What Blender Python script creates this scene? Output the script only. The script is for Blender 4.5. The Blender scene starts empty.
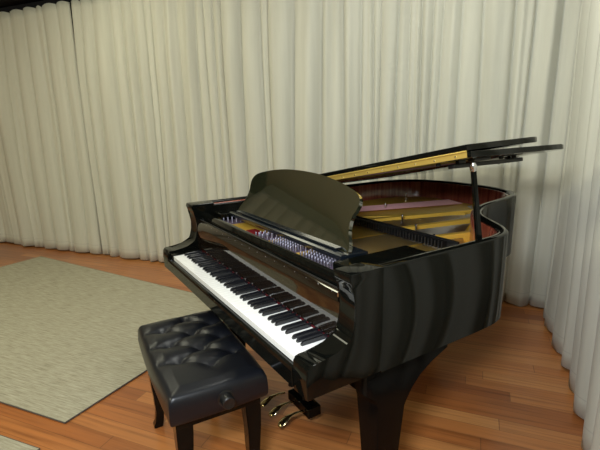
import bpy, bmesh, math, random
from mathutils import Vector, Matrix
random.seed(7)
C = bpy.context.scene.collection
PI = math.pi
sc = bpy.context.scene
sc.view_settings.view_transform = 'Standard'
sc.view_settings.look = 'None'
sc.view_settings.exposure = 0.0

# ------------------------------------------------------------------ materials
def mat(name, col, rough=.5, metal=0., spec=.5, coat=0., ior=1.5, sheen=0.):
    m = bpy.data.materials.new(name); m.use_nodes = True
    b = m.node_tree.nodes['Principled BSDF']
    b.inputs['Base Color'].default_value = (*col, 1)
    b.inputs['Roughness'].default_value = rough
    b.inputs['Metallic'].default_value = metal
    b.inputs['Specular IOR Level'].default_value = spec
    b.inputs['IOR'].default_value = ior
    b.inputs['Coat Weight'].default_value = coat
    b.inputs['Coat Roughness'].default_value = .03
    b.inputs['Sheen Weight'].default_value = sheen
    return m
def nodes(m): return m.node_tree.nodes, m.node_tree.links, m.node_tree.nodes['Principled BSDF']

def ramp(n, stops):
    r = n.new('ShaderNodeValToRGB'); e = r.color_ramp.elements
    while len(e) < len(stops): e.new(.5)
    for k, (p, c) in enumerate(stops): e[k].position = p; e[k].color = (*c, 1)
    return r

WALL_ANG = math.atan2(.58509779, .81096275)

def floor_material():
    m = mat('wood_floorboards', (.4, .18, .07), .3, spec=.5, coat=.25)
    n, l, b = nodes(m); b.inputs['Coat Roughness'].default_value = .15
    tc = n.new('ShaderNodeTexCoord'); mp = n.new('ShaderNodeMapping')
    mp.inputs['Rotation'].default_value = (0, 0, -WALL_ANG)
    l.new(tc.outputs['Object'], mp.inputs['Vector'])
    sx = n.new('ShaderNodeSeparateXYZ'); l.new(mp.outputs['Vector'], sx.inputs[0])
    W = .083
    row = n.new('ShaderNodeMath'); row.operation = 'DIVIDE'; row.inputs[1].default_value = W; l.new(sx.outputs['Y'], row.inputs[0])
    fl = n.new('ShaderNodeMath'); fl.operation = 'FLOOR'; l.new(row.outputs[0], fl.inputs[0])
    fr = n.new('ShaderNodeMath'); fr.operation = 'FRACT'; l.new(row.outputs[0], fr.inputs[0])
    wn = n.new('ShaderNodeTexWhiteNoise'); wn.noise_dimensions = '1D'; l.new(fl.outputs[0], wn.inputs['W'])
    off = n.new('ShaderNodeMath'); off.operation = 'MULTIPLY_ADD'; off.inputs[1].default_value = 3.1; l.new(wn.outputs['Value'], off.inputs[0])
    xs = n.new('ShaderNodeMath'); xs.operation = 'DIVIDE'; xs.inputs[1].default_value = 1.3; l.new(sx.outputs['X'], xs.inputs[0])
    l.new(xs.outputs[0], off.inputs[2])
    cf = n.new('ShaderNodeMath'); cf.operation = 'FLOOR'; l.new(off.outputs[0], cf.inputs[0])
    cfr = n.new('ShaderNodeMath'); cfr.operation = 'FRACT'; l.new(off.outputs[0], cfr.inputs[0])
    cb = n.new('ShaderNodeCombineXYZ'); l.new(fl.outputs[0], cb.inputs[0]); l.new(cf.outputs[0], cb.inputs[1])
    w2 = n.new('ShaderNodeTexWhiteNoise'); w2.noise_dimensions = '3D'; l.new(cb.outputs[0], w2.inputs['Vector'])
    rp = ramp(n, [(0, (.28, .088, .026)), (.3, (.38, .130, .036)), (.65, (.45, .170, .050)), (1, (.54, .245, .082))])
    l.new(w2.outputs['Value'], rp.inputs[0])
    # long grain streaks
    mp2 = n.new('ShaderNodeMapping'); mp2.inputs['Scale'].default_value = (1.6, 46, 1); l.new(mp.outputs['Vector'], mp2.inputs['Vector'])
    nz = n.new('ShaderNodeTexNoise'); nz.inputs['Scale'].default_value = 1.0; nz.inputs['Detail'].default_value = 5; l.new(mp2.outputs[0], nz.inputs['Vector'])
    gr = ramp(n, [(.3, (.66, .60, .55)), (.5, (1, 1, 1)), (.75, (1.15, 1.12, 1.02))]); l.new(nz.outputs['Fac'], gr.inputs[0])
    mx = n.new('ShaderNodeMix'); mx.data_type = 'RGBA'; mx.blend_type = 'MULTIPLY'; mx.inputs['Factor'].default_value = 1
    l.new(rp.outputs[0], mx.inputs[6]); l.new(gr.outputs[0], mx.inputs[7])
    # joints
    j1 = n.new('ShaderNodeMath'); j1.operation = 'LESS_THAN'; j1.inputs[1].default_value = .03; l.new(fr.outputs[0], j1.inputs[0])
    j2 = n.new('ShaderNodeMath'); j2.operation = 'LESS_THAN'; j2.inputs[1].default_value = .003; l.new(cfr.outputs[0], j2.inputs[0])
    jm = n.new('ShaderNodeMath'); jm.operation = 'MAXIMUM'; l.new(j1.outputs[0], jm.inputs[0]); l.new(j2.outputs[0], jm.inputs[1])
    jf = n.new('ShaderNodeMath'); jf.operation = 'MULTIPLY'; jf.inputs[1].default_value = .55; l.new(jm.outputs[0], jf.inputs[0])
    m3 = n.new('ShaderNodeMix'); m3.data_type = 'RGBA'; l.new(jf.outputs[0], m3.inputs['Factor'])
    l.new(mx.outputs[2], m3.inputs[6]); m3.inputs[7].default_value = (.07, .028, .012, 1)
    l.new(m3.outputs[2], b.inputs['Base Color'])
    return m

def rug_material():
    m = mat('flatweave_rug', (.4, .38, .28), .95, spec=.1)
    n, l, b = nodes(m)
    tc = n.new('ShaderNodeTexCoord'); mp0 = n.new('ShaderNodeMapping'); mp0.inputs['Rotation'].default_value = (0, 0, -WALL_ANG)
    l.new(tc.outputs['Object'], mp0.inputs['Vector'])
    mp = n.new('ShaderNodeMapping'); mp.inputs['Scale'].default_value = (9, 130, 1); l.new(mp0.outputs[0], mp.inputs['Vector'])
    nz = n.new('ShaderNodeTexNoise'); nz.inputs['Scale'].default_value = 1; nz.inputs['Detail'].default_value = 6; nz.inputs['Roughness'].default_value = .7
    l.new(mp.outputs[0], nz.inputs['Vector'])
    rp = ramp(n, [(.28, (.21, .19, .135)), (.45, (.37, .345, .255)), (.62, (.48, .455, .35)), (.8, (.60, .575, .46))])
    l.new(nz.outputs['Fac'], rp.inputs[0])
    wv = n.new('ShaderNodeTexWave'); wv.inputs['Scale'].default_value = 55; wv.bands_direction = 'Y'; l.new(mp0.outputs[0], wv.inputs['Vector'])
    mx = n.new('ShaderNodeMix'); mx.data_type = 'RGBA'; mx.blend_type = 'MULTIPLY'; mx.inputs['Factor'].default_value = .12
    l.new(rp.outputs[0], mx.inputs[6]); l.new(wv.outputs['Color'], mx.inputs[7])
    l.new(mx.outputs[2], b.inputs['Base Color'])
    bp = n.new('ShaderNodeBump'); bp.inputs['Strength'].default_value = .3; bp.inputs['Distance'].default_value = .004
    l.new(nz.outputs['Fac'], bp.inputs['Height']); l.new(bp.outputs[0], b.inputs['Normal'])
    return m

def curtain_material():
    m = mat('curtain_cloth', (.56, .55, .455), .85, spec=.15, sheen=.15)
    n, l, b = nodes(m)
    tc = n.new('ShaderNodeTexCoord'); sx = n.new('ShaderNodeSeparateXYZ'); l.new(tc.outputs['Object'], sx.inputs[0])
    # stitched hem line 11 cm above the bottom edge, plus faint woven mottling
    a = n.new('ShaderNodeMath'); a.operation = 'SUBTRACT'; a.inputs[1].default_value = .115; l.new(sx.outputs['Z'], a.inputs[0])
    ab = n.new('ShaderNodeMath'); ab.operation = 'ABSOLUTE'; l.new(a.outputs[0], ab.inputs[0])
    lt = n.new('ShaderNodeMath'); lt.operation = 'LESS_THAN'; lt.inputs[1].default_value = .003; l.new(ab.outputs[0], lt.inputs[0])
    f = n.new('ShaderNodeMath'); f.operation = 'MULTIPLY'; f.inputs[1].default_value = .3; l.new(lt.outputs[0], f.inputs[0])
    mp = n.new('ShaderNodeMapping'); mp.inputs['Scale'].default_value = (14, 14, .8); l.new(tc.outputs['Object'], mp.inputs['Vector'])
    nz = n.new('ShaderNodeTexNoise'); nz.inputs['Scale'].default_value = 1.0; nz.inputs['Detail'].default_value = 3; l.new(mp.outputs[0], nz.inputs['Vector'])
    rp = ramp(n, [(.3, (.50, .495, .415)), (.7, (.57, .565, .48))]); l.new(nz.outputs['Fac'], rp.inputs[0])
    mx = n.new('ShaderNodeMix'); mx.data_type = 'RGBA'; l.new(f.outputs[0], mx.inputs['Factor'])
    l.new(rp.outputs[0], mx.inputs[6]); mx.inputs[7].default_value = (.3, .29, .26, 1)
    l.new(mx.outputs[2], b.inputs['Base Color'])
    return m

def mahogany_material():
    m = mat('mahogany_veneer', (.2, .04, .02), .18, coat=.6)
    n, l, b = nodes(m)
    tc = n.new('ShaderNodeTexCoord'); mp = n.new('ShaderNodeMapping'); mp.inputs['Scale'].default_value = (30, 30, 2)
    l.new(tc.outputs['Object'], mp.inputs['Vector'])
    nz = n.new('ShaderNodeTexNoise'); nz.inputs['Scale'].default_value = 1.5; nz.inputs['Detail'].default_value = 4; l.new(mp.outputs[0], nz.inputs['Vector'])
    rp = ramp(n, [(.3, (.16, .028, .018)), (.5, (.27, .062, .035)), (.72, (.38, .11, .055))]); l.new(nz.outputs['Fac'], rp.inputs[0])
    l.new(rp.outputs[0], b.inputs['Base Color'])
    return m

def soundboard_material():
    m = mat('spruce_soundboard', (.4, .2, .06), .3, coat=.4)
    n, l, b = nodes(m)
    tc = n.new('ShaderNodeTexCoord'); mp = n.new('ShaderNodeMapping'); mp.inputs['Rotation'].default_value = (0, 0, .6); mp.inputs['Scale'].default_value = (60, 3, 1)
    l.new(tc.outputs['Object'], mp.inputs['Vector'])
    nz = n.new('ShaderNodeTexNoise'); nz.inputs['Scale'].default_value = 1; l.new(mp.outputs[0], nz.inputs['Vector'])
    rp = ramp(n, [(.3, (.26, .13, .035)), (.7, (.42, .24, .07))]); l.new(nz.outputs['Fac'], rp.inputs[0])
    l.new(rp.outputs[0], b.inputs['Base Color'])
    return m

def leather_material():
    m = mat('black_vinyl', (.005, .006, .009), .34, spec=.42)
    n, l, b = nodes(m)
    tc = n.new('ShaderNodeTexCoord')
    vo = n.new('ShaderNodeTexVoronoi'); vo.inputs['Scale'].default_value = 420; l.new(tc.outputs['Object'], vo.inputs['Vector'])
    bp = n.new('ShaderNodeBump'); bp.inputs['Strength'].default_value = .12; bp.inputs['Distance'].default_value = .001
    l.new(vo.outputs['Distance'], bp.inputs['Height']); l.new(bp.outputs[0], b.inputs['Normal'])
    return m

M = dict(
    black=mat('black_polyester', (.0028, .0032, .0026), .045, spec=.27, ior=1.45),
    lidblack=mat('black_lid_polyester', (.003, .0035, .003), .07, spec=.2, ior=1.45),
    deskblack=mat('black_desk_polyester', (.014, .016, .008), .05, spec=1.0, coat=1.0, ior=1.9),  # base colour lifted towards olive to paint in part of the desk's reflection
    satin=mat('satin_black', (.008, .008, .008), .35),
    underside=mat('dark_underside_paint', (.012, .010, .008), .5),
    white=mat('white_key_acrylic', (.86, .87, .86), .12, coat=.5),
    ebony=mat('black_key_ebony', (.008, .009, .012), .16, spec=.7),
    brass=mat('polished_brass', (.60, .42, .10), .4, .6),
    oldbrass=mat('pedal_brass', (.62, .52, .30), .18, 1),
    chrome=mat('nickel', (.75, .76, .80), .15, 1),
    steel=mat('steel_wire', (.50, .50, .56), .3, 1),
    copper=mat('copper_wire', (.72, .38, .38), .5, .3),
    gold=mat('gold_bronzed_iron', (.78, .49, .07), .4, .3, coat=.2),
    pin=mat('blued_steel_pin', (.30, .29, .36), .5, 1),
    fallblack=mat('fallboard_polyester', (.008, .005, .003), .05, spec=.8, coat=.3, ior=1.55),
    trayblack=mat('tray_polyester', (.006, .009, .013), .22, spec=.6),
    legblack=mat('leg_polyester', (.003, .003, .003), .16, spec=.10, ior=1.4),
    keyfelt=mat('dark_red_key_felt', (.09, .008, .012), .95, spec=.05),
    redfelt=mat('red_felt', (.16, .012, .016), .95, spec=.05),
    pinkfelt=mat('pink_red_felt', (.48, .14, .15), .95, spec=.05),
    hammerfelt=mat('black_damper_wood', (.006, .006, .006), .3),
    rubber=mat('black_rubber', (.01, .01, .01), .7),
    floor=floor_material(), rug=rug_material(), curtain=curtain_material(),
    mahogany=mahogany_material(), soundboard=soundboard_material(), vinyl=leather_material(),
    rugedge=mat('rug_binding', (.10, .085, .075), .9, spec=.1),
    wall=mat('painted_wall', (.42, .42, .33), .8), darkwall=mat('charcoal_paint', (.012, .012, .014), .9, spec=.1),
    ceil=mat('ceiling_paint', (.50, .50, .40), .9),
    tag=mat('white_tag', (.7, .72, .75), .4),
)

# ------------------------------------------------------------------ mesh helpers
def link(name, bm, m, parent=None, smooth=False, world=True, origin=None, autosmooth=None):
    """one mesh object; geometry given in world space (or in the parent's space if world=False)"""
    me = bpy.data.meshes.new(name)
    bmesh.ops.recalc_face_normals(bm, faces=bm.faces)
    bm.to_mesh(me); bm.free()
    if m: me.materials.append(m)
    if smooth:
        for p in me.polygons: p.use_smooth = True
        if autosmooth:
            me.set_sharp_from_angle(angle=math.radians(autosmooth))
    o = bpy.data.objects.new(name, me); C.objects.link(o)
    off = Vector((0, 0, 0))
    if parent:
        o.parent = parent
        if world:
            q = parent
            while q: off += q.location; q = q.parent
    org = Vector(origin) if origin else None
    if org is None:
        if len(me.vertices):
            cs = [v.co for v in me.vertices]
            org = Vector([(min(c[i] for c in cs) + max(c[i] for c in cs)) / 2 for i in range(3)])
        else: org = Vector()
    me.transform(Matrix.Translation(-org))
    o.location = org - off if world else org
    return o

def box(bm, x0, x1, y0, y1, z0, z1, bev=0, seg=2):
    vs = [bm.verts.new((x, y, z)) for x in (x0, x1) for y in (y0, y1) for z in (z0, z1)]
    F = [(0, 1, 3, 2), (4, 6, 7, 5), (0, 4, 5, 1), (2, 3, 7, 6), (0, 2, 6, 4), (1, 5, 7, 3)]
    fs = [bm.faces.new([vs[i] for i in f]) for f in F]
    if bev:
        es = list({e for f in fs for e in f.edges})
        bmesh.ops.bevel(bm, geom=es, offset=bev, segments=seg, affect='EDGES', profile=.6)
    return bm

def prism(bm, pts, axis, a0, a1, bev=0, seg=2):
    """extrude a closed 2-D outline. axis 'x': pts=(y,z); 'y': pts=(x,z); 'z': pts=(x,y)"""
    def P(p, a):
        return {'x': (a, p[0], p[1]), 'y': (p[0], a, p[1]), 'z': (p[0], p[1], a)}[axis]
    A = [bm.verts.new(P(p, a0)) for p in pts]; B = [bm.verts.new(P(p, a1)) for p in pts]
    n = len(pts); f1 = bm.faces.new(A); f2 = bm.faces.new(B[::-1])
    for i in range(n): bm.faces.new((A[i], A[(i+1) % n], B[(i+1) % n], B[i]))
    if bev:
        es = list(set(f1.edges) | set(f2.edges))
        bmesh.ops.bevel(bm, geom=es, offset=bev, segments=seg, affect='EDGES', profile=.6, clamp_overlap=True)
    bmesh.ops.triangulate(bm, faces=[f for f in bm.faces if len(f.verts) > 4])
    return bm

def tube(bm, pts, r, seg=10, caps=True):
    pts = [Vector(p) for p in pts]; rings = []
    rs = r if isinstance(r, (list, tuple)) else [r] * len(pts)
    up = None
    for i, p in enumerate(pts):
        t = (pts[min(i+1, len(pts)-1)] - pts[max(i-1, 0)]).normalized()
        if up is None:
            up = Vector((0, 0, 1)) if abs(t.z) < .9 else Vector((1, 0, 0))
        a = t.cross(up).normalized(); b = a.cross(t).normalized(); up = b
        rings.append([bm.verts.new(p + rs[i] * (math.cos(2*PI*k/seg) * a + math.sin(2*PI*k/seg) * b)) for k in range(seg)])
    for i in range(len(rings)-1):
        for k in range(seg):
            bm.faces.new((rings[i][k], rings[i][(k+1) % seg], rings[i+1][(k+1) % seg], rings[i+1][k]))
    if caps: bm.faces.new(rings[0][::-1]); bm.faces.new(rings[-1])
    return bm

def lathe(bm, prof, c, seg=20, axis='z'):
    rings = []
    for r, h in prof:
        ring = []
        for k in range(seg):
            a = 2*PI*k/seg; u, v = r*math.cos(a), r*math.sin(a)
            ring.append(bm.verts.new({'z': (c[0]+u, c[1]+v, c[2]+h), 'x': (c[0]+h, c[1]+u, c[2]+v), 'y': (c[0]+u, c[1]+h, c[2]+v)}[axis]))
        rings.append(ring)
    for i in range(len(rings)-1):
        for k in range(seg): bm.faces.new((rings[i][k], rings[i][(k+1) % seg], rings[i+1][(k+1) % seg], rings[i+1][k]))
    bm.faces.new(rings[0]); bm.faces.new(rings[-1])
    return bm

def NB(): return bmesh.new()

def thing(name, label, cat, loc=(0, 0, 0), rotz=0, group=None):
    o = bpy.data.objects.new(name, None); C.objects.link(o); o.location = loc; o.rotation_euler = (0, 0, rotz)
    o.empty_display_size = .1
    o['label'] = label; o['category'] = cat
    if group: o['group'] = group
    return o
def tagit(o, label, cat, group=None):
    o['label'] = label; o['category'] = cat
    if group: o['group'] = group
    return o
def struct(o): o['kind'] = 'structure'; return o

def spline(pts, n=8, closed=False):
    P = [Vector(p) for p in pts]; out = []; L = len(P)
    rng = range(L) if closed else range(L-1)
    for i in rng:
        p0 = P[(i-1) % L] if closed or i > 0 else P[0]; p1 = P[i]; p2 = P[(i+1) % L]
        p3 = P[(i+2) % L] if closed or i+2 < L else P[-1]
        for k in range(n):
            t = k / n
            out.append(.5*((2*p1) + (-p0+p2)*t + (2*p0-5*p1+4*p2-p3)*t*t + (-p0+3*p1-3*p2+p3)*t**3))
    if not closed: out.append(P[-1].copy())
    return out

# ------------------------------------------------------------------ room frame
WA = Vector((-3.42, -.30)); WD = Vector((.81096275, .58509779)); WN = Vector((-.58509779, .81096275))
def W2(s, t): return WA + WD*s + WN*t          # s along the back wall, t behind it
S_COR = 4.86
S0, S1 = -3.6, S_COR + .36
T1, T0 = .28, -6.2
H_CEIL = 3.0
def quad_struct(name, corners, m, flip=False):
    bm = NB(); vs = [bm.verts.new(c) for c in corners]; bm.faces.new(vs)
    me = bpy.data.meshes.new(name); bm.to_mesh(me); bm.free(); me.materials.append(m)
    o = bpy.data.objects.new(name, me); C.objects.link(o); return struct(o)
def v3(s, t, z): p = W2(s, t); return (p.x, p.y, z)
def slab(name, s0, s1, t0, t1, z0, z1, m):
    bm = NB()
    vs = [bm.verts.new(v3(s, t, z)) for s in (s0, s1) for t in (t0, t1) for z in (z0, z1)]
    for f in [(0, 1, 3, 2), (4, 6, 7, 5), (0, 4, 5, 1), (2, 3, 7, 6), (0, 2, 6, 4), (1, 5, 7, 3)]: bm.faces.new([vs[i] for i in f])
    o = link(name, bm, m, origin=(0, 0, 0)); return struct(o)
slab('floor', S0-.1, S1+.1, T0-.1, T1+.1, -.06, 0, M['floor'])
slab('ceiling', S0-.1, S1+.1, T0-.1, T1+.1, H_CEIL, H_CEIL+.06, M['ceil'])
slab('trim_1', S0-.05, S1+.02, -.20, T1, 2.715, 2.76, M['darkwall'])
slab('trim_2', S0-.05, S1+.02, -.22, -.20, 2.715, H_CEIL, M['darkwall'])
slab('wall_back', S0-.1, S1+.1, T1, T1+.1, 0, H_CEIL, M['darkwall'])
slab('wall_right', S1, S1+.1, T0, T1, 0, H_CEIL, M['darkwall'])
slab('wall_left', S0-.1, S0, T0, T1, 0, H_CEIL, M['wall'])
slab('wall_front', S0-.1, S1+.1, T0-.1, T0, 0, H_CEIL, M['wall'])

# ------------------------------------------------------------------ curtains
def curtain(name, label, p0, dirv, nrm, length, seed, pmin=.085, pmax=.30, amp=.30, H=2.65, group=None, lean=.05):
    """dirv along, nrm towards the room"""
    R = random.Random(seed)
    edges = [0.0]
    while edges[-1] < length - pmin*.8: edges.append(edges[-1] + pmin + (pmax-pmin)*R.random()**1.5)
    k = length / edges[-1]; edges = [e*k for e in edges]
    NF = 14; cols = []
    drift = [R.uniform(-lean, lean) for _ in edges]; drift[0] = drift[-1] = 0
    shr = [R.uniform(.35, 1.0) for _ in edges]
    sub = [(R.uniform(.0, .35), R.randint(2, 3), R.uniform(0, 6)) for _ in edges]
    skew = [R.uniform(-.35, .35) for _ in edges]
    for i in range(len(edges)-1):
        for q in range(NF):
            cols.append((i, q/NF))
    cols.append((len(edges)-2, 1.0))
    NZ = 26; zs = [H * (1-(1-j/NZ)**1.0) for j in range(NZ+1)]
    bm = NB(); grid = []
    for (i, ph) in cols:
        w = edges[i+1]-edges[i]; col = []
        a = amp*w*(.55+.45*shr[i]) + .012
        for z in zs:
            t = z/H
            e0 = edges[i] + drift[i]*(1-t); e1 = edges[i+1] + drift[i+1]*(1-t)
            p2 = ph + skew[i]*ph*(1-ph)
            s = e0 + (e1-e0)*p2
            base = max(0, math.sin(PI*ph))**.5
            gather = .45 + .55*min(1, (1-t)*4)
            sb = sub[i]; second = .9*sb[0]*math.sin(PI*ph*sb[1]+sb[2])*math.sin(PI*ph)*(.4+.6*abs(math.sin(t*2.2+sb[2])))
            d = a*gather*(base + second) + .010*math.sin(3.1*s+1.7*t*3+seed)
            tp = 0
            if t > .999: tp = -.018*(1-math.sin(PI*ph))
            x = p0 + dirv*s + nrm*d
            col.append(bm.verts.new((x.x, x.y, max(z+tp, .006 + (.012*abs(math.sin(7*s+seed)) if z < .01 else 0)))))
        grid.append(col)
    for a, b in zip(grid, grid[1:]):
        for j in range(NZ): bm.faces.new((a[j], b[j], b[j+1], a[j+1]))
    o = link(name, bm, M['curtain'], smooth=True, origin=(p0.x, p0.y, 0))
    so = o.modifiers.new('cloth_thickness', 'SOLIDIFY'); so.thickness = .003
    tagit(o, label, 'curtain', group)
    return o
# back wall, three drops, then the right return
cN = -WN
curtain('curtain', 'pale grey pleated curtain hanging left of the rug, leftmost drop of the back wall', W2(-3.5, 0), WD, cN, 3.5+.525, 3)
curtain('curtain', 'long pale grey pleated curtain hanging behind the piano and its raised lid', W2(.532, .0), WD, cN, S_COR-.532+.15, 11, pmin=.07, pmax=.25, amp=.42)
rp = W2(S_COR+.15, -.125)
curtain('curtain', 'pale grey pleated curtain on the right return wall beside the piano tail', rp, -WN, -WD, 4.6, 21, pmin=.17, pmax=.30, amp=.38, lean=.04)
curtain('curtain', 'pale grey pleated curtain along the far left wall, outside the photo', W2(S0+.12, T0+.3), WN, WD, T1-T0-.7, 31, pmin=.25, pmax=.4)
# black track above the curtains
bm = NB()
vs = [bm.verts.new(v3(s, t, z)) for s in (S0+.05, S1-.02) for t in (.02, .07) for z in (2.655, 2.70)]
for f in [(0, 1, 3, 2), (4, 6, 7, 5), (0, 4, 5, 1), (2, 3, 7, 6), (0, 2, 6, 4), (1, 5, 7, 3)]: bm.faces.new([vs[i] for i in f])
tagit(link('curtain_track', bm, M['darkwall']), 'black curtain track above the back curtain, seen at the top left corner', 'curtain track')

# ------------------------------------------------------------------ rugs
def rug(label, corners):
    c = sum((Vector(p) for p in corners), Vector((0, 0)))/len(corners)
    t = thing('rug', label, 'rug', (c.x, c.y, 0))
    bm = NB(); prism(bm, corners, 'z', .001, .009); o = link('rug_weave', bm, M['rug'], t)
    # dark narrow bound edge
    bm = NB(); n = len(corners)
    for i in range(n):
        a = Vector(corners[i]); b = Vector(corners[(i+1) % n]); tube(bm, [(a.x, a.y, .006), (b.x, b.y, .006)], .0035, 6)
    link('edge_binding', bm, M['rugedge'], t)
rA = Vector((.037, -.609)); ru = Vector((-.805, -.593)).normalized()
B_far_l = Vector((-3.303, -.597)); dfar = (Vector((-1.351, .405))-B_far_l).normalized()
B_far_r = B_far_l + dfar*3.15
rug('large grey beige flatweave rug under the piano bench, reaching back towards the left curtain',
    [tuple(rA), (-.76, .80), tuple(B_far_l + dfar*2.9), tuple(B_far_l), (-2.77, -1.62), (-2.05, -2.11)])
rug('second grey beige flatweave rug cut off by the bottom left corner of the photo',
    [(.172, -.719), (-.62, -1.31), (-.10, -2.01), (.70, -1.43)])

# ------------------------------------------------------------------ grand piano
XL, XR = -.146, 1.317
ZR = .987
PNO = thing('grand_piano', 'glossy black grand piano with its lid propped on the short stick and music desk up', 'piano', (.585, .9, 0))

outer = [Vector((XL, .26)), Vector((XL, .7)), Vector((XL, 1.2)), Vector((XL, 1.45))] + \
    [Vector(p) for p in [(-.138, 1.60), (-.095, 1.74), (.01, 1.855), (.18, 1.92), (.38, 1.935), (.57, 1.910), (.715, 1.850), (.808, 1.75), (.852, 1.62),
                         (.878, 1.48), (.905, 1.35), (.955, 1.235), (1.030, 1.135), (1.125, 1.065), (1.215, 1.005), (1.280, .935), (1.310, .85)]] + \
    [Vector((XR, .72)), Vector((XR, .5)), Vector((XR, .26))]
def offset(path, d):
    out = []
    for i, p in enumerate(path):
        t = (path[min(i+1, len(path)-1)] - path[max(i-1, 0)]).normalized()
        out.append(p + Vector((t.y, -t.x))*d)     # to the right of travel = inward
    return out
oc = spline([(p.x, p.y, 0) for p in outer], 6); oc = [Vector((p.x, p.y)) for p in oc]
def ring_wall(bm, path, d0, d1, z0, z1, r=.006):
    A = offset(path, d0); B = offset(path, d1)
    # cross-section with eased top edges
    sec = lambda a, b: [(a, z0), (a, z1-r), (a.lerp(b, r/abs(d1-d0)), z1), (b.lerp(a, r/abs(d1-d0)), z1), (b, z1-r), (b, z0)]
    rows = [[bm.verts.new((p.x, p.y, z)) for p, z in sec(a, b)] for a, b in zip(A, B)]
    for q, w in zip(rows, rows[1:]):
        for k in range(6): bm.faces.new((q[k], w[k], w[(k+1) % 6], q[(k+1) % 6]))
    bm.faces.new(rows[0]); bm.faces.new(rows[-1][::-1])
bm = NB(); ring_wall(bm, oc, 0, .036, .64, ZR)
rim = link('rim', bm, M['black'], PNO, smooth=True, autosmooth=50)
bm = NB(); ring_wall(bm, oc, .0362, .050, .80, ZR-.012, .002)
link('inner_veneer', bm, M['mahogany'], rim, smooth=True, autosmooth=50)['label'] = 'red brown mahogany lining inside the rim'

# cheeks / arms
def arm_profile(y1): return [(-.016, .643), (-.019, .70), (-.016, .738), (-.008, .750), (.004, .753), (.03, .749), (.06, .753), (.09, .763), (.118, .772), (.138, .784), (.147, .803), (.152, .84),
        (.154, .88), (.152, .915), (.146, .94), (.136, .958), (.132, .972), (.136, ZR-.002), (.142, ZR), (y1, ZR), (y1, .643)]
for nm, x0, x1 in (('a', XL, -.048), ('b', 1.240, XR)):
    bm = NB(); prism(bm, arm_profile(.262), 'x', x0, x1, .004, 3)
    link('arm', bm, M['black'], PNO, smooth=True, autosmooth=35)
bm = NB(); box(bm, -.048, -.004, -.006, .15, .70, .742, .004)
link('key_block', bm, M['black'], PNO)
bm = NB(); box(bm, 1.229, 1.24, -.004, .15, .70, .742, .002)
link('key_block', bm, M['black'], PNO)
# inner cheek continuing back from the arms
bm = NB(); box(bm, -.110, -.048, .262, .56, .80, .972, .003); link('cheek_block', bm, M['black'], PNO)
bm = NB(); prism(bm, [(1.240, .262), (1.240, .50), (1.268, .62), (1.281, .66), (1.281, .262)], 'z', .80, .972, .002); link('cheek_block', bm, M['black'], PNO)
# key bed, key slip
bm = NB(); box(bm, XL+.02, XR-.02, .0, .40, .643, .700, .003); link('keybed', bm, M['underside'], PNO)
bm = NB(); prism(bm, [(-.020, .650), (-.021, .700), (-.018, .710), (-.010, .713), (-.003, .712), (-.003, .650)], 'x', -.048, 1.240, .001); link('key_slip', bm, M['black'], PNO)

# keys
KW = .0235568; octv = KW*7
def black_x(octstart, a): return octstart + a*octv/.1649
BW = .0112
blacks = []                                          # x centres
starts = [KW*2 + octv*k for k in range(7)]
blacks.append(KW - .0005 + .0027)
for s in starts:
    for a in (.0215, .0495, .0915, .1180, .1442): blacks.append(s + a)
blacks.sort()
white_protos = {}
for i in range(52):
    x0 = i*KW + .0005; x1 = (i+1)*KW - .0005
    lc = rc = 0
    for b in blacks:
        if b-BW/2-.001 < x0+.0001 < b+BW/2+.001: lc = b+BW/2+.0012-x0
        if b-BW/2-.001 < x1-.0001 < b+BW/2+.001: rc = x1-(b-BW/2-.0012)
    key = (round(lc, 3), round(rc, 3))
    if key not in white_protos:
        w = x1-x0
        pts = [(0, 0), (w, 0), (w, .05)]
        if rc > .0005: pts += [(w-rc, .05)]
        pts += [(w-rc, .1485), (lc, .1485)]
        if lc > .0005: pts += [(lc, .05)]
        pts += [(0, .05)]
        bm = NB(); prism(bm, pts, 'z', .7125, .735, .0008, 1)
        o = link('white_key', bm, M['white'], PNO, origin=(0, 0, .735), world=True)
        o.location = Vector((x0, 0, .735)) - PNO.location
        white_protos[key] = o
    else:
        o = white_protos[key].copy(); C.objects.link(o); o.parent = PNO
        o.location = Vector((x0, 0, .735)) - PNO.location
bm = NB()
b0, b1, tw = BW/2, BW/2-.0014, .0
secs = [(.0505, .734, .734, b0), (.0515, .734, .7405, b0), (.0565, .734, .7465, b1+.0004), (.0625, .734, .7478, b1), (.1480, .734, .7478, b1)]
rows = []
for y, zb, zt, hw in secs:
    rows.append([bm.verts.new(v) for v in ((-b0, y, .722), (-hw if zt < .7405 else -hw, y, zt-.0008), (-hw+.0008, y, zt), (hw-.0008, y, zt), (hw, y, zt-.0008), (b0, y, .722))])
for q, w in zip(rows, rows[1:]):
    for k in range(6): bm.faces.new((q[k], w[k], w[(k+1) % 6], q[(k+1) % 6]))
bm.faces.new(rows[0]); bm.faces.new(rows[-1][::-1])
bk = link('black_key', bm, M['ebony'], PNO, origin=(0, .05, .735))
for i, x in enumerate(blacks):
    o = bk if i == 0 else bk.copy()
    if i: C.objects.link(o); o.parent = PNO
    o.location = Vector((x, .05, .735)) - PNO.location
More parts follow.
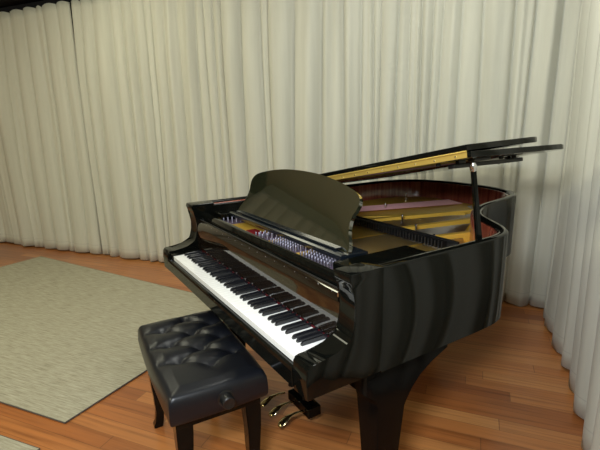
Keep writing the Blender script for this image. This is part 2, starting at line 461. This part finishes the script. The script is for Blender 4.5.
# felt strip and fallboard
bm = NB(); box(bm, -.004, 1.229, .1488, .1515, .728, .7405); link('key_felt', bm, M['keyfelt'], PNO)['label'] = 'thin red felt strip along the back of the keys'
bm = NB()
prism(bm, [(.152, .7415), (.1525, .80), (.155, .86), (.161, .893), (.168, .903), (.176, .905), (.182, .898), (.182, .7415)], 'x', -.046, 1.238, .002)
fb = link('fallboard', bm, M['fallblack'], PNO, smooth=True, autosmooth=30)
bm = NB(); tube(bm, [(-.03, .1705, .9065), (1.215, .1705, .9065)], .0026, 8); link('fallboard_hinge', bm, M['satin'], fb)
pr = None
for k in range(17):
    bm = NB() if pr is None else None
    if pr is None:
        lathe(bm, [(.0001, -.001), (.0017, -.001), (.0017, .0008), (.0008, .0012)], (0, .160, .896), 8, 'y')
        pr = link('hinge_screw', bm, M['steel'], fb, origin=(0, .160, .896)); o = pr
    else: o = pr.copy(); C.objects.link(o); o.parent = fb
    w = Vector((.02+k*.0735, .1575, .896)); o.location = w - PNO.location - fb.location
# C-shaped silver plate on the treble cheek
bm = NB()
prism(bm, [(.152, .906), (.170, .902), (.186, .880), (.186, .868), (.176, .872), (.172, .860), (.176, .846), (.196, .832), (.214, .826), (.216, .815), (.196, .818), (.172, .834), (.160, .856), (.160, .878), (.150, .892)], 'x', 1.2335, 1.2395)
link('cheek_plate', bm, M['chrome'], PNO)
# front rail behind the fallboard
bm = NB()
prism(bm, [(.184, .86), (.184, .930), (.187, .938), (.192, .941), (.203, .941), (.208, .936), (.208, .86)], 'x', -.110, 1.268, .001)
link('front_rail', bm, M['black'], PNO, smooth=True, autosmooth=30)

# soundboard, iron plate, strings
inner = offset(oc, .051)
ins = [p for p in inner]
def poly_sheet(bm, pts, z0, z1): prism(bm, [(p[0], p[1]) for p in pts], 'z', z0, z1)
bm = NB(); poly_sheet(bm, [(-.095, .232)] + [tuple(p) for p in ins] + [(1.265, .232)], .812, .820)
link('soundboard', bm, M['soundboard'], PNO)
plate = NB()
ring_wall(plate, oc[18:-6], .052, .125, .822, .858, .008)
# front casting: pin area and cross web
prism(plate, [(-.093, .232), (-.093, .86), (.02, .88), (.16, .87), (.40, .92), (.62, .98), (.80, 1.03), (.93, 1.02), (1.06, .96), (1.18, .84), (1.235, .72), (1.235, .232)], 'z', .822, .868, .003)
box(plate, -.093, 1.235, .212, .42, .85, .897, .002)
def strut(a, b, w=.03, z0=.822, z1=.895, wb=None):
    a, b = Vector(a), Vector(b); t = (b-a).normalized(); nn = Vector((-t.y, t.x)); wb = wb or w
    pts = [a+nn*w/2, a-nn*w/2, b-nn*wb/2, b+nn*wb/2]
    prism(plate, [(p.x, p.y) for p in pts], 'z', z0, z1, .004)
prism(plate, [(-.09, .80), (.07, .80), (.30, 1.82), (.14, 1.86), (.02, 1.80), (-.06, 1.70), (-.085, 1.55)], 'z', .840, .866, .003)
prism(plate, [(.14, .85), (.30, .88), (.43, 1.07), (.66, 1.50), (.64, 1.60), (.47, 1.74), (.40, 1.70)], 'z', .840, .884, .004)
strut((.46, .86), (.68, 1.72), .035)
strut((.72, .93), (.80, 1.42), .035)
strut((.93, .95), (.97, 1.14), .03)
pl = link('iron_plate', plate, M['gold'], PNO, smooth=True, autosmooth=30)
pl['label'] = 'gold bronzed cast iron plate with struts'
# rosette holes in the plate (raised rims with dark centres)
for (x, y, r) in ((.60, 1.20, .034), (.78, 1.16, .030), (.88, 1.02, .026), (.33, 1.50, .034), (.02, 1.45, .03)):
    bm = NB(); lathe(bm, [(r*.6, 0), (r, 0), (r, .010), (r*.86, .014), (r*.7, .010), (r*.6, .004)], (x, y, .850), 24)
    link('plate_rosette', bm, M['gold'], pl, smooth=True, autosmooth=40)
# felt strips on plate
def strip(name, a, b, w, z, m, par=PNO, h=.004):
    a, b = Vector(a), Vector(b); t = (b-a).normalized(); nn = Vector((-t.y, t.x))
    bm = NB(); prism(bm, [(p.x, p.y) for p in (a+nn*w/2, a-nn*w/2, b-nn*w/2, b+nn*w/2)], 'z', z, z+h); return link(name, bm, m, par)
strip('string_felt', (-.05, .450), (1.18, .450), .04, .8685, M['redfelt'])
strip('string_felt', (.05, 1.70), (.36, 1.78), .06, .859, M['redfelt'])
strip('string_felt', (.33, .30), (.44, .30), .05, .8975, M['redfelt'])
# strings: treble steel fan and overstrung copper bass
bm = NB()
def wires(bm, n, a0, a1, b0, b1, r, z0, z1):
    for k in range(n):
        f = k/(n-1); a = Vector(a0).lerp(Vector(a1), f); b = Vector(b0).lerp(Vector(b1), f)
        tube(bm, [(a.x, a.y, z0), (b.x, b.y, z1)], r, 4, caps=False)
wires(bm, 40, (.36, .33), (.68, .33), (.50, 1.78), (.76, 1.45), .0009, .886, .872)
wires(bm, 40, (.70, .33), (.94, .33), (.77, 1.42), (.93, 1.13), .0009, .886, .872)
wires(bm, 36, (.96, .33), (1.20, .33), (.95, 1.10), (1.17, .86), .0009, .886, .872)
st = link('treble_strings', bm, M['steel'], PNO); st['kind'] = 'stuff'; st['label'] = 'thin silvery treble strings'
bm = NB(); wires(bm, 34, (.02, .35), (.12, .35), (.33, 1.76), (.47, 1.72), .0026, .904, .888)
st = link('bass_strings', bm, M['copper'], PNO); st['kind'] = 'stuff'; st['label'] = 'pinkish copper wound bass strings'
# bridge
bm = NB()
bp = spline([(.28, 1.70, 0), (.45, 1.55, 0), (.62, 1.40, 0), (.78, 1.22, 0), (.92, 1.02, 0), (1.06, .86, 0)], 6)
for q in range(1): tube(bm, [(p.x, p.y, .838) for p in bp], .017, 6)
link('bridge', bm, M['mahogany'], PNO)
# tuning pins
def pin_bm():
    b_ = NB(); lathe(b_, [(.0001, 0), (.0034, 0), (.0034, .022), (.0024, .025)], (0, 0, 0), 6); return b_
pp = link('tuning_pin', pin_bm(), M['pin'], PNO, origin=(0, 0, 0))
spots = []
for (xa, xb, nn_) in ((.0, .12, 4), (.465, .53, 5), (.61, .775, 17), (.85, 1.03, 19)):
    for k in range(nn_):
        f = k/(nn_-1)
        for row in range(4):
            spots.append((xa+(xb-xa)*f, .262+.024*row+(k % 2)*.008))
spots.sort(key=lambda p: -p[0])
vis = spots[:100]; rest = spots[100:]
for i, (x, y) in enumerate(vis):
    o = pp if i == 0 else pp.copy()
    if i: C.objects.link(o); o.parent = PNO
    o.location = Vector((x, y, .897)) - PNO.location
bm = NB()
for x, y in rest: lathe(bm, [(.0001, 0), (.0034, 0), (.0034, .022), (.0024, .025)], (x, y, .897), 6)
o = link('tuning_pins', bm, M['pin'], PNO); o['kind'] = 'stuff'
# dark pin-block windows between gold panels
for a, b in ((-.05, .14), (.455, .54), (.61, .775), (.85, 1.03)):
    bm = NB(); box(bm, a-.012, b+.012, .225, .372, .8972, .8980); link('pin_block_field', bm, mat('violet_grey_field', (.11, .075, .12), .6), pl)
# dampers
bm = NB(); box(bm, -.0042, .0042, -.014, .014, 0, .026, .002); box(bm, -.0035, .0035, -.013, .013, -.007, 0)
dp = link('damper', bm, M['hammerfelt'], PNO, origin=(0, 0, 0))
for k in range(64):
    o = dp if k == 0 else dp.copy()
    if k: C.objects.link(o); o.parent = PNO
    x = -.03 + k*.0178; o.location = Vector((x, .80 + (.03 if k < 20 else 0), .903)) - PNO.location
bm = NB(); box(bm, -.05, 1.13, .834, .848, .892, .926, .003); link('damper_rail', bm, M['satin'], PNO)
# nose bolts and hitch bolts
nbp = None
for (x, y) in ((.30, 1.22), (.60, 1.06), (.98, .87), (.10, 1.60), (.20, .90), (.80, .95)):
    if nbp is None:
        bm = NB(); lathe(bm, [(.012, 0), (.012, .008), (.006, .010), (.005, .045), (.007, .047), (.006, .054), (.001, .056)], (0, 0, 0), 12)
        nbp = link('nose_bolt', bm, M['chrome'], PNO, smooth=True, autosmooth=30, origin=(0, 0, 0)); o = nbp
    else: o = nbp.copy(); C.objects.link(o); o.parent = PNO
    o.location = Vector((x, y, .868)) - PNO.location

# music desk tray and panel
TX0, TX1 = .085, 1.065
bm = NB()
prism(bm, [(.298, .930), (.294, .937), (.294, .948), (.300, .953), (.322, .951), (.330, .945), (.420, .945), (.420, .930)], 'x', TX0, TX1, .003)
tray = link('music_tray', bm, M['trayblack'], PNO, smooth=True, autosmooth=30)
for x in (-.045, TX1+.01):
    bm = NB(); box(bm, x, x+(.115 if x < 0 else .135), .250, .60, .905, .942, .004); link('desk_slide', bm, M['black'], PNO)
half = [(.482, -.006), (.470, .028), (.446, .065), (.434, .100), (.433, .130), (.442, .152), (.447, .180), (.436, .203), (.405, .222), (.35, .237), (.25, .256), (.13, .269), (0, .273)]
cxD = .562
ol = [(h[0], h[1], 0) for h in half]
sp = spline(ol, 5)
outl = [(p.x, p.y) for p in sp] + [(-p.x, p.y) for p in sp[-2::-1]]
tilt = math.radians(65)
bm = NB()
prism(bm, outl, 'z', 0, .017, .004, 3)
ax_y = Vector((0, math.cos(tilt), math.sin(tilt))); ax_n = Vector((0, math.sin(tilt), -math.cos(tilt)))
for v in bm.verts:
    v.co = Vector((cxD, .345, .950)) + Vector((1, 0, 0))*v.co.x + ax_y*v.co.y + ax_n*v.co.z
desk = link('music_desk', bm, M['deskblack'], PNO, smooth=True, autosmooth=25)
bm = NB(); box(bm, cxD-.44, cxD+.44, .318, .350, .9535, .960, .002); link('desk_ledge', bm, M['trayblack'], desk)
for sx_ in (-.3, .3):
    bm = NB(); tube(bm, [(cxD+sx_, .44, 1.10), (cxD+sx_, .47, .955)], .006, 8); link('desk_prop', bm, M['chrome'], desk)

# lid -------------------------------------------------------------
PH = math.radians(11.3); HX, HZ = -.150, .995
def LID(u, y, h): return Vector((HX + u*math.cos(PH) - h*math.sin(PH), y, HZ + u*math.sin(PH) + h*math.cos(PH)))
YL = .645; UW = 1.485
lid_out = [(0, YL), (0, 1.45), (.012, 1.62), (.06, 1.77), (.17, 1.89), (.34, 1.955), (.55, 1.965), (.74, 1.93), (.88, 1.86), (.965, 1.75), (1.005, 1.62),
           (1.035, 1.50), (1.085, 1.41), (1.17, 1.35), (1.29, 1.325), (1.40, 1.30), (1.468, 1.25), (UW, 1.16), (UW, YL)]
sp = spline([(a, b, 0) for a, b in lid_out[1:-1]], 5)
lo = [(0, YL)] + [(p.x, p.y) for p in sp] + [(UW, YL)]
def lid_xf(bm):
    for v in bm.verts: v.co = LID(v.co.x, v.co.y, v.co.z)
bm = NB(); prism(bm, lo, 'z', .0, .020, .004, 2); lid_xf(bm)
lid = link('lid', bm, M['lidblack'], PNO, smooth=True, autosmooth=30)
# folded-back front flap, resting on small rubber spacers
bm = NB()
fo = [(0, YL+.004), (0, 1.10), (1.40, 1.10), (1.445, 1.095), (1.462, 1.075), (1.468, 1.04), (1.468, YL+.004)]
prism(bm, fo, 'z', 0, .021, .004, 2)
for v in bm.verts:
    v.co.z += .024 + (v.co.y-YL)*.030
lid_xf(bm)
flap = link('front_flap', bm, M['lidblack'], lid, smooth=True, autosmooth=30); flap['label'] = 'front section of the lid folded back on top'
# long brass hinge along the fold
bm = NB()
box(bm, .012, UW-.015, YL-.0015, YL-.0003, .001, .0195); lid_xf(bm)
hg = link('lid_hinge', bm, M['brass'], lid); hg['label'] = 'long brass piano hinge along the fold'
bm = NB(); tube(bm, [tuple(LID(.012, YL-.003, .0215)), tuple(LID(UW-.015, YL-.003, .0215))], .0036, 8); link('hinge_knuckle', bm, M['brass'], hg)
scw = None
for k in range(16):
    w = LID(.06+k*.091, YL-.0022, .009)
    if scw is None:
        bm = NB(); lathe(bm, [(.0001, -.0012), (.0034, -.0012), (.0034, .0006), (.0001, .0006)], (0, 0, 0), 8, 'y')
        scw = link('hinge_screw', bm, M['chrome'], hg, origin=(0, 0, 0)); o = scw
    else: o = scw.copy(); C.objects.link(o); o.parent = hg
    o.location = w - PNO.location - lid.location - hg.location
# stop bumpers and folded catch under the lid
for (u, y) in ((1.39, .95), (1.36, 1.08), (1.27, 1.17), (1.30, .70), (.80, 1.82)):
    bm = NB(); lathe(bm, [(.009, 0), (.009, -.008), (.006, -.011)], (u, y, 0), 10); lid_xf(bm); link('rubber_bumper', bm, M['rubber'], lid)
bm = NB(); box(bm, 1.40, 1.43, .735, .83, -.010, 0, .003); lid_xf(bm); link('prop_cup_plate', bm, M['satin'], lid)
bm = NB(); box(bm, 1.325, 1.350, .72, 1.16, -.026, -.010, .004); box(bm, 1.33, 1.345, .76, .80, -.010, 0); box(bm, 1.33, 1.345, 1.08, 1.12, -.010, 0); lid_xf(bm); link('folded_stick', bm, M['satin'], lid)
# prop stick
top = LID(1.415, .745, -.012); bot = Vector((1.262, .785, .955))
bm = NB()
d = (top-bot).normalized(); sd = Vector((-.535, -.845, 0)).cross(d).normalized(); fw = sd.cross(d).normalized()
def bar(bm, a, b, w0, w1, t0, t1):
    r = []
    for p, w, t in ((a, w0, t0), (b, w1, t1)):
        r.append([bm.verts.new(p + sd*sx*w/2 + fw*sy*t/2) for sx, sy in ((-1, -1), (1, -1), (1, 1), (-1, 1))])
    for k in range(4): bm.faces.new((r[0][k], r[0][(k+1) % 4], r[1][(k+1) % 4], r[1][k]))
    bm.faces.new(r[0][::-1]); bm.faces.new(r[1])
bar(bm, bot, top-d*.02, .030, .019, .018, .016)
bmesh.ops.bevel(bm, geom=list(bm.edges), offset=.003, segments=2, affect='EDGES')
prop = link('lid_prop', bm, M['black'], PNO)
bm = NB(); tube(bm, [tuple(top-d*.034), tuple(top-d*.024), tuple(top-d*.012), tuple(top)], [.0105, .013, .013, .009], 12)
link('prop_tip', bm, M['chrome'], prop, smooth=True, autosmooth=40)
bm = NB(); box(bm, 1.248, 1.276, .765, .815, .905, .962, .002); link('prop_bracket', bm, M['chrome'], PNO)
# long stick lying folded along the inside of the rim
bm = NB(); tube(bm, [(1.225, .80, .925), (1.225, .36, .935)], .009, 8); link('long_prop', bm, M['black'], PNO)
# lock button and rail brackets on rim
bm = NB(); lathe(bm, [(.009, 0), (.009, .004), (.005, .006)], (-.10, .60, ZR-.012), 12); link('rim_button', bm, M['chrome'], PNO)

# underside beams
for i, (a, b, w) in enumerate((((.0, .62), (1.23, .62), .09), ((.0, 1.05), (1.0, 1.05), .08), ((.10, 1.45), (.74, 1.45), .08), ((.58, .62), (.38, 1.80), .09), ((1.20, .40), (.95, 1.05), .08))):
    a, b = Vector(a), Vector(b); t = (b-a).normalized(); nn = Vector((-t.y, t.x))
    bm = NB(); prism(bm, [(p.x, p.y) for p in (a+nn*w/2, a-nn*w/2, b-nn*w/2, b+nn*w/2)], 'z', .585, .811, .003); link('back_beam', bm, M['underside'], PNO)

# legs: tapered with a scrolled bracket
def piano_leg(cx, cy, facing=1, w=.115):
    f = facing
    prof = [(-.048, .085), (-.066, .46), (-.072, .50), (-.105, .515), (-.12, .53), (-.12, .62), (.27, .62), (.27, .590), (.24, .582), (.18, .562), (.125, .530), (.085, .490), (.062, .45), (.058, .43), (.042, .085)]
    bm = NB()
    prism(bm, [(cy+y*f, z) for y, z in prof], 'x', cx-w/2, cx+w/2, .004, 2)
    for v in bm.verts:
        k = min(1, max(0, (v.co.z-.085)/.40)); v.co.x = cx + (v.co.x-cx)*(.62+.38*k)
    L = link('leg', bm, M['legblack'], PNO, smooth=True, autosmooth=30)
    bm = NB(); box(bm, cx-w/2-.008, cx+w/2+.008, cy-.135 if f > 0 else cy-.31, cy+.31 if f > 0 else cy+.135, .62, .6395, .003); link('leg_plate', bm, M['legblack'], L)
    bm = NB(); box(bm, cx-.022, cx+.022, cy-.025, cy+.025, .05, .088, .004); lathe(bm, [(.027, -.012), (.030, -.006), (.030, .006), (.027, .012)], (cx, cy+.012, .030), 20, 'x')
    link('caster', bm, M['brass'], L, smooth=True, autosmooth=30)
piano_leg(1.215, .36); piano_leg(-.02, .335); piano_leg(.38, 1.56, -1)

# pedal lyre
bm = NB(); box(bm, .545, .735, .358, .430, .055, .105, .006)
lyre = link('pedal_lyre', bm, M['black'], PNO)
for x in (.545, .675):
    bm = NB(); lathe(bm, [(.020, .125), (.016, .16), (.021, .30), (.018, .45), (.022, .60), (.024, .645)], (x, .385, 0), 16); link('lyre_post', bm, M['black'], lyre, smooth=True, autosmooth=40)
bm = NB(); box(bm, .49, .73, .34, .43, .60, .6425, .004); link('lyre_head', bm, M['black'], lyre)
for x in (.57, .65):
    bm = NB(); tube(bm, [(x, .43, .10), (x+.0, .76, .60)], .006, 8); link('lyre_brace', bm, M['brass'], lyre)
for x in (.525, .612, .699):
    bm = NB()
    secs = [(.352, .082, .0075, .005), (.315, .088, .0075, .005), (.285, .088, .010, .005), (.262, .082, .017, .0055), (.242, .073, .021, .006), (.226, .064, .019, .0055), (.217, .058, .011, .004)]
    rows = []
    for y, z, w, t in secs:
        rows.append([bm.verts.new((x+w*math.cos(2*PI*k/12), y, z+t*math.sin(2*PI*k/12))) for k in range(12)])
    for q, w in zip(rows, rows[1:]):
        for k in range(12): bm.faces.new((q[k], q[(k+1) % 12], w[(k+1) % 12], w[k]))
    bm.faces.new(rows[0]); bm.faces.new(rows[-1][::-1])
    link('pedal', bm, M['oldbrass'], lyre, smooth=True, autosmooth=60)

# ------------------------------------------------------------------ bench
BL, BD, BZ = .645, .358, .513
BN = thing('piano_bench', 'black button tufted piano bench with height knob in front of the keyboard', 'bench', (.9012, -.3018, 0), -.0603)
# local frame: x from -BL to 0, y from 0 to BD
def cushion():
    bt = [(a+.012, .095) for a in (-.54, -.395, -.25)] + [(a+.012, .20) for a in (-.60, -.455, -.31, -.17)] + [(a+.012, .30) for a in (-.51, -.365, -.22)]
    segs = []
    for i, a in enumerate(bt):
        for b in bt[i+1:]:
            if abs(a[1]-b[1]) > .05 and abs(a[1]-b[1]) < .12 and abs(a[0]-b[0]) < .11: segs.append((a, b))
    for a in bt:
        if a[1] < .15: segs.append((a, (a[0], .03)))
        if a[1] > .25: segs.append((a, (a[0], BD-.03)))
    return bt, segs
bt, segs = cushion()
def dseg(px, py, a, b):
    ax, ay = a; bx, by = b; dx, dy = bx-ax, by-ay; L = dx*dx+dy*dy
    t = max(0, min(1, ((px-ax)*dx+(py-ay)*dy)/L)); return math.hypot(px-ax-t*dx, py-ay-t*dy)
NXc, NYc = 110, 64
bm = NB(); g = []
def rr(u, half, r): return u
for i in range(NXc+1):
    row = []
    for j in range(NYc+1):
        x = -BL + BL*i/NXc; y = BD*j/NYc
        ex = min(x+BL, -x); ey = min(y, BD-y); R_ = .020
        # rounded border
        def drop(e): return 0 if e >= R_ else R_ - math.sqrt(max(0, R_*R_-(R_-e)**2))
        dz = drop(ex) + drop(ey)
        dz = min(dz, .022)
        db = min(math.hypot(x-a, y-b) for a, b in bt); ds = min(dseg(x, y, a, b) for a, b in segs)
        edgef = min(1, min(ex, ey)/.05)
        pil = .013*(1-math.exp(-(ds/.018)**1.1)) + .021*(1-math.exp(-(db/.026)**1.4)) - .031
        z = BZ + .010*edgef + pil*edgef**.5 - dz*.9
        wr = .0012*math.sin(60*x+25*y)*math.exp(-(db/.05)**2)
        bx_ = .006*(1-((y/BD-.5)*2)**2); by_ = .007*(1-((x/BL+.5)*2)**2)
        xx = x + bx_*(2*(x/BL+.5)); yy = y + by_*(2*(y/BD-.5))
        row.append(bm.verts.new((xx, yy, z+wr)))
    g.append(row)
for i in range(NXc):
    for j in range(NYc): bm.faces.new((g[i][j], g[i+1][j], g[i+1][j+1], g[i][j+1]))
# side skirt of cushion
per = [g[i][0] for i in range(NXc+1)] + [g[NXc][j] for j in range(1, NYc+1)] + [g[i][NYc] for i in range(NXc-1, -1, -1)] + [g[0][j] for j in range(NYc-1, 0, -1)]
prev = per; cxl, cyl = -BL/2, BD/2
for z, gr in ((.466, .0025), (.440, .0035), (.420, .002), (.409, -.004)):
    cur = []
    for v in per:
        x, y = v.co.x, v.co.y
        x += (1 if x > -BL/2 else -1)*gr*min(1, abs(x/BL+.5)*2)**12; y += (1 if y > BD/2 else -1)*gr*min(1, abs(y/BD-.5)*2)**12
        cur.append(bm.verts.new((x, y, z)))
    n = len(per)
    for k in range(n): bm.faces.new((prev[k], prev[(k+1) % n], cur[(k+1) % n], cur[k]))
    prev = cur
bm.faces.new(prev)
cus = link('cushion', bm, M['vinyl'], BN, smooth=True, world=False, autosmooth=60)
bproto = None
for (x, y) in bt:
    if bproto is None:
        bm = NB(); lathe(bm, [(.0085, -.003), (.0085, .0005), (.006, .003), (.001, .004)], (0, 0, 0), 14)
        bproto = link('button', bm, M['vinyl'], cus, smooth=True, world=False, origin=(0, 0, 0)); o = bproto
    else: o = bproto.copy(); C.objects.link(o); o.parent = cus
    o.location = Vector((x, y, BZ-.020)) - cus.location
bm = NB(); box(bm, -BL+.022, -.022, .022, BD-.022, .375, .410, .003); fr = link('apron', bm, M['black'], BN, world=False)
# knobs at both ends
for sgn, xk in ((1, .0035), (-1, -BL-.0035)):
    yk = BD/2+.015
    bm = NB()
    lathe(bm, [(.031, 0), (.031, .003*sgn), (.024, .005*sgn), (.022, .024*sgn), (.024, .026*sgn), (.024, .037*sgn), (.020, .040*sgn), (.012, .038*sgn)], (xk+.003*sgn, yk, .462), 24, 'x')
    link('height_knob', bm, M['satin'], BN, smooth=True, world=False, autosmooth=40)
bm = NB(); box(bm, -.455, -.425, -.0048, -.0036, .423, .440); link('maker_tag', bm, M['tag'], BN, world=False)
# legs
for lx in (-BL+.055, -.055):
    for ly in (.050, BD-.050):
        sx_ = 1 if lx > -.3 else -1; sy_ = 1 if ly > .17 else -1
        bm = NB(); rows = []
        for z, w, o_ in ((.40, .062, 0), (.34, .060, .001), (.27, .054, .003), (.18, .046, .001), (.09, .038, .0), (.035, .036, .006), (.012, .042, .012), (.0, .040, .013)):
            rows.append([bm.verts.new((lx+sx_*o_+a*w/2, ly+sy_*o_+b*w/2, z)) for a, b in ((-1, -1), (1, -1), (1, 1), (-1, 1))])
        for q, w in zip(rows, rows[1:]):
            for k in range(4): bm.faces.new((q[k], q[(k+1) % 4], w[(k+1) % 4], w[k]))
        bm.faces.new(rows[0]); bm.faces.new(rows[-1][::-1])
        bmesh.ops.bevel(bm, geom=[e for e in bm.edges if abs(e.verts[0].co.z-e.verts[1].co.z) > .005], offset=.003, segments=2, affect='EDGES')
        link('leg', bm, M['black'], BN, world=False, smooth=True, autosmooth=35)

# ------------------------------------------------------------------ camera
cam = bpy.data.cameras.new('camera'); co = bpy.data.objects.new('camera', cam); C.objects.link(co)
Cc = Vector((2.21755272, -0.59179766, 1.40603948)); Rv = Vector((.53372839, .8453942, -.02103911)); Uv = Vector((-.18264734, .13953242, .97322693)); Fv = Vector((-.82569604, .5155961, -.22888142))
mw = Matrix(((Rv.x, Uv.x, -Fv.x, Cc.x), (Rv.y, Uv.y, -Fv.y, Cc.y), (Rv.z, Uv.z, -Fv.z, Cc.z), (0, 0, 0, 1)))
co.matrix_world = mw; cam.sensor_width = 36; cam.lens = 432.40012843/600*36; cam.clip_start = .02
sc.camera = co

# ------------------------------------------------------------------ light
def area(name, loc, target, size, power, col, sy=None):
    L = bpy.data.lights.new(name, 'AREA'); L.energy = power; L.color = col; L.shape = 'RECTANGLE'; L.size = size; L.size_y = sy or size
    o = bpy.data.objects.new(name, L); C.objects.link(o); o.location = loc
    o.rotation_euler = (Vector(target)-Vector(loc)).to_track_quat('-Z', 'Y').to_euler(); return o
area('camera_flash', (2.10, -.80, 1.75), (0.4, 1.2, .9), .35, 42, (.88, .94, 1.0), .25)
area('ceiling_and_fill_light', (.6, -3.0, 2.95), (.3, -1.0, 0), 2.2, 76, (1.0, .98, .76), 1.2)
area('ceiling_and_fill_light', (-1.6, -4.0, 2.95), (-2.0, -1.0, 0), 2.2, 85, (1.0, .98, .72), 1.2)
area('ceiling_and_fill_light', (-1.3, -.6, 2.95), (-1.1, .0, 0), 1.8, 20, (1.0, .98, .74), .4)
area('ceiling_and_fill_light', (.75, 1.0, 2.95), (.5, 1.4, 0), 1.4, 24, (.96, .97, .9), .4)  # added unseen fill above the tail, brightens the curtain behind it
w = bpy.data.worlds.new('world'); sc.world = w; w.use_nodes = True
w.node_tree.nodes['Background'].inputs[0].default_value = (.9, .95, 1, 1); w.node_tree.nodes['Background'].inputs[1].default_value = .3
